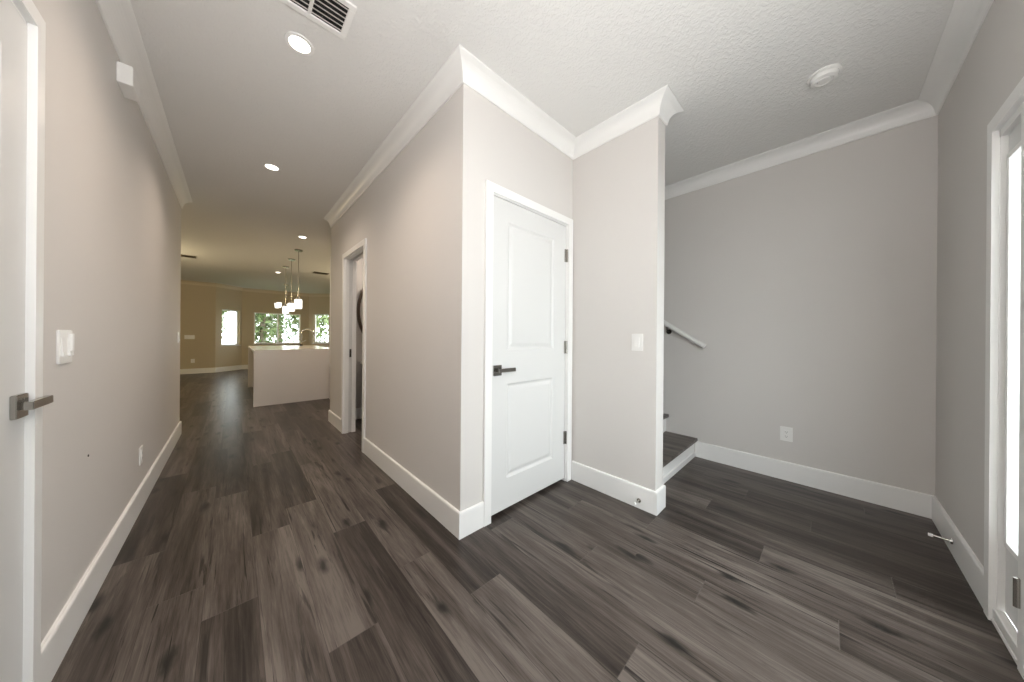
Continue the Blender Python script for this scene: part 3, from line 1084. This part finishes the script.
pd = pendant(.855, 6.60, 'nearest glass pendant over the island, rightmost of the row')
dup(pd, (.855, 7.50, CEIL), 'middle glass pendant over the island')
dup(pd, (.855, 8.40, CEIL), 'farthest glass pendant of the island row')
cx_, cy_ = 1.17, 11.4
cn = thing('chandelier', 'small multi shade chandelier hanging in the far nook behind the pendants', 'chandelier', (cx_, cy_, CEIL))
MB().lathe((cx_, cy_, CEIL), [(0, 0), (.065, 0), (.06, -.02), (0, -.025)], 32).build('canopy', M['nickel'], cn, smooth=True)
MB().tube([(cx_, cy_, CEIL - .02), (cx_, cy_, 2.06)], .007, 10).build('rod', M['nickel'], cn, smooth=True)
MB().lathe((cx_, cy_, 2.02), [(0, .06), (.02, .05), (.03, .02), (.02, -.01), (0, -.02)], 24).build('hub', M['nickel'], cn, smooth=True)
for k in range(5):
    a = R(150 + 72 * k)
    px, py = cx_ + .24 * math.cos(a), cy_ + .24 * math.sin(a)
    am = MB().tube([(cx_, cy_, 2.04), ((cx_ + px) / 2, (cy_ + py) / 2, 2.00), (px, py, 2.03), (px, py, 2.06)], .006, 8).build('arm', M['nickel'], cn, smooth=True)
    MB().lathe((px, py, 1.97), [(0, .0), (.05, 0), (.065, .15), (.06, .15), (0, .02)], 20).build('shade', M['shade'], am, 'glowing frosted glass shade', smooth=True)

# tall pantry cabinet just past the hall's right wall end
pc = thing('pantry_cabinet', 'tall white pantry cabinet edge past the right end of the hall', 'cabinet', (1.45, 5.9, 0))
MB().box(1.272, 1.85, 5.66, 6.20, 0.0, 2.58).build('carcass', M['trim'], pc)
dr = MB().box(1.282, 1.84, 5.641, 5.66, .10, 2.57, .003).build('cabinet_door', M['trim'], pc)
MB().tube([(1.80, 5.625, 1.0), (1.80, 5.625, 1.25)], .006, 10).build('door_pull', M['nickel'], dr, smooth=True)

# ------------------------------------------------------------------ powder room contents
mr = thing('mirror', 'dark framed oval mirror glimpsed through the powder room doorway', 'mirror', (1.56, 4.45, 1.49))
def oval(mb, a0, b0, a1, b1, y0, y1):
    n = 64
    def ring(a, b, y):
        return [mb.bm.verts.new((1.56 + a * math.cos(k * 2 * math.pi / n), y, 1.49 + b * math.sin(k * 2 * math.pi / n))) for k in range(n)]
    A, B, C_, D = ring(a0, b0, y0), ring(a1, b1, y0), ring(a1, b1, y1), ring(a0, b0, y1)
    for P, Q in ((A, B), (B, C_), (C_, D), (D, A)):
        for k in range(n):
            mb.bm.faces.new((P[k], P[(k + 1) % n], Q[(k + 1) % n], Q[k]))
    return mb
oval(MB(), .325, .50, .29, .465, 4.42, 4.45).build('frame', M['mirror_frame'], mr, smooth=True)
g = MB()
g.bm.faces.new([g.bm.verts.new((1.56 + .292 * math.cos(k * math.pi / 32), 4.437, 1.49 + .467 * math.sin(k * math.pi / 32))) for k in range(64)])
g.bm.faces.new([g.bm.verts.new((1.56 + .292 * math.cos(k * math.pi / 32), 4.446, 1.49 + .467 * math.sin(k * math.pi / 32))) for k in range(64)])
g.build('mirror_glass', M['mirror'], mr)
vn = thing('vanity', 'white topped powder room vanity under the mirror', 'vanity', (1.6, 4.2, 0))
MB().box(1.33, 1.95, 4.02, 4.434, .12, .76, .003).build('cabinet', M['espresso'], vn)
MB().box(1.275, 1.99, 3.99, 4.434, .76, .80, .006).build('countertop', M['porcelain'], vn)
dr = MB().box(1.345, 1.64, 4.002, 4.02, .14, .74, .003).build('door', M['espresso'], vn)
MB().tube([(1.61, 3.99, .5), (1.61, 3.99, .64)], .005, 8).build('pull', M['nickel'], dr)
vl = thing('vanity_light', 'lit vanity wall light above the powder room mirror, out of direct view', 'wall light', (1.6, 4.45, 2.15))
MB().box(1.40, 1.80, 4.43, 4.45, 2.12, 2.18, .003).build('back_plate', M['nickel'], vl)
for px in (1.48, 1.72):
    MB().lathe((px, 4.37, 2.09), [(0, 0), (.04, 0), (.05, .12), (.045, .12), (0, .02)], 20).build('shade', M['shade'], vl, smooth=True)
pl = bpy.data.lights.new('vanity_lamp', 'POINT')
pl.energy = 13
pl.color = (1, .9, .78)
pl.shadow_soft_size = .05
plo = bpy.data.objects.new('vanity_lamp', pl)
COL.objects.link(plo)
plo.parent = vl
plo.location = (0, -.2, .02)

# ------------------------------------------------------------------ outdoors
struct('ground', MB().box(-14, 18, Y2 + .2, 34, -.25, -.12), M['grass'], 'lawn behind the house seen through the nook windows', 'ground')
struct('porch_floor', MB().box(-4, 7, -5, -.6, -.10, -.02), M['concrete'], 'concrete porch outside the entry', 'ground')
rnd = random.Random(4)


def tree(x, y, h, rad, mat, label):
    t_ = thing('tree', label, 'tree', (x, y, -.12), 'trees behind the house')
    MB().tube([(x, y, -.12), (x + rnd.uniform(-.1, .1), y, h * .4), (x + rnd.uniform(-.2, .2), y, h * .85)], .17, 10, .05).build('trunk', M['bark'], t_, smooth=True)
    mb = MB()
    for k in range(1250):
        while True:
            p = Vector((rnd.uniform(-1, 1), rnd.uniform(-1, 1), rnd.uniform(-1, 1)))
            if p.length < 1:
                break
        c = Vector((x + p.x * rad, y + p.y * rad, h * .55 + p.z * h * .5))
        if c.z < .1:
            continue
        s = rnd.uniform(.09, .19)
        a = Vector((rnd.uniform(-1, 1), rnd.uniform(-1, 1), rnd.uniform(-1, 1))).normalized()
        b = a.orthogonal().normalized()
        mb.bm.faces.new([mb.bm.verts.new(c + a * s), mb.bm.verts.new(c + b * s * .5), mb.bm.verts.new(c - a * s), mb.bm.verts.new(c - b * s * .5)])
    mb.build('foliage', M[mat], t_)
    return t_


tree(-3.0, 21.0, 6.0, 1.35, 'leaf', 'leafy tree behind the left narrow window')
tree(-1.0, 18.0, 4.6, 0.9, 'leaf_pale', 'pale leafy tree outside between the left and wide windows')
tree(1.0, 18.6, 5.0, 0.95, 'leaf', 'leafy green tree behind the left pane of the wide window')
tree(3.0, 18.4, 4.6, 0.9, 'leaf_pale', 'pale tree with bare trunk behind the right pane of the wide window')
tree(5.6, 20.0, 5.2, 1.4, 'leaf', 'leafy green tree behind the right narrow window')
tree(2.1, 23.5, 6.5, 1.7, 'leaf', 'tall distant tree behind the middle of the wide window')
tree(-1.9, 26.5, 6.2, 1.5, 'leaf', 'tall distant tree at the left side of the wide window')
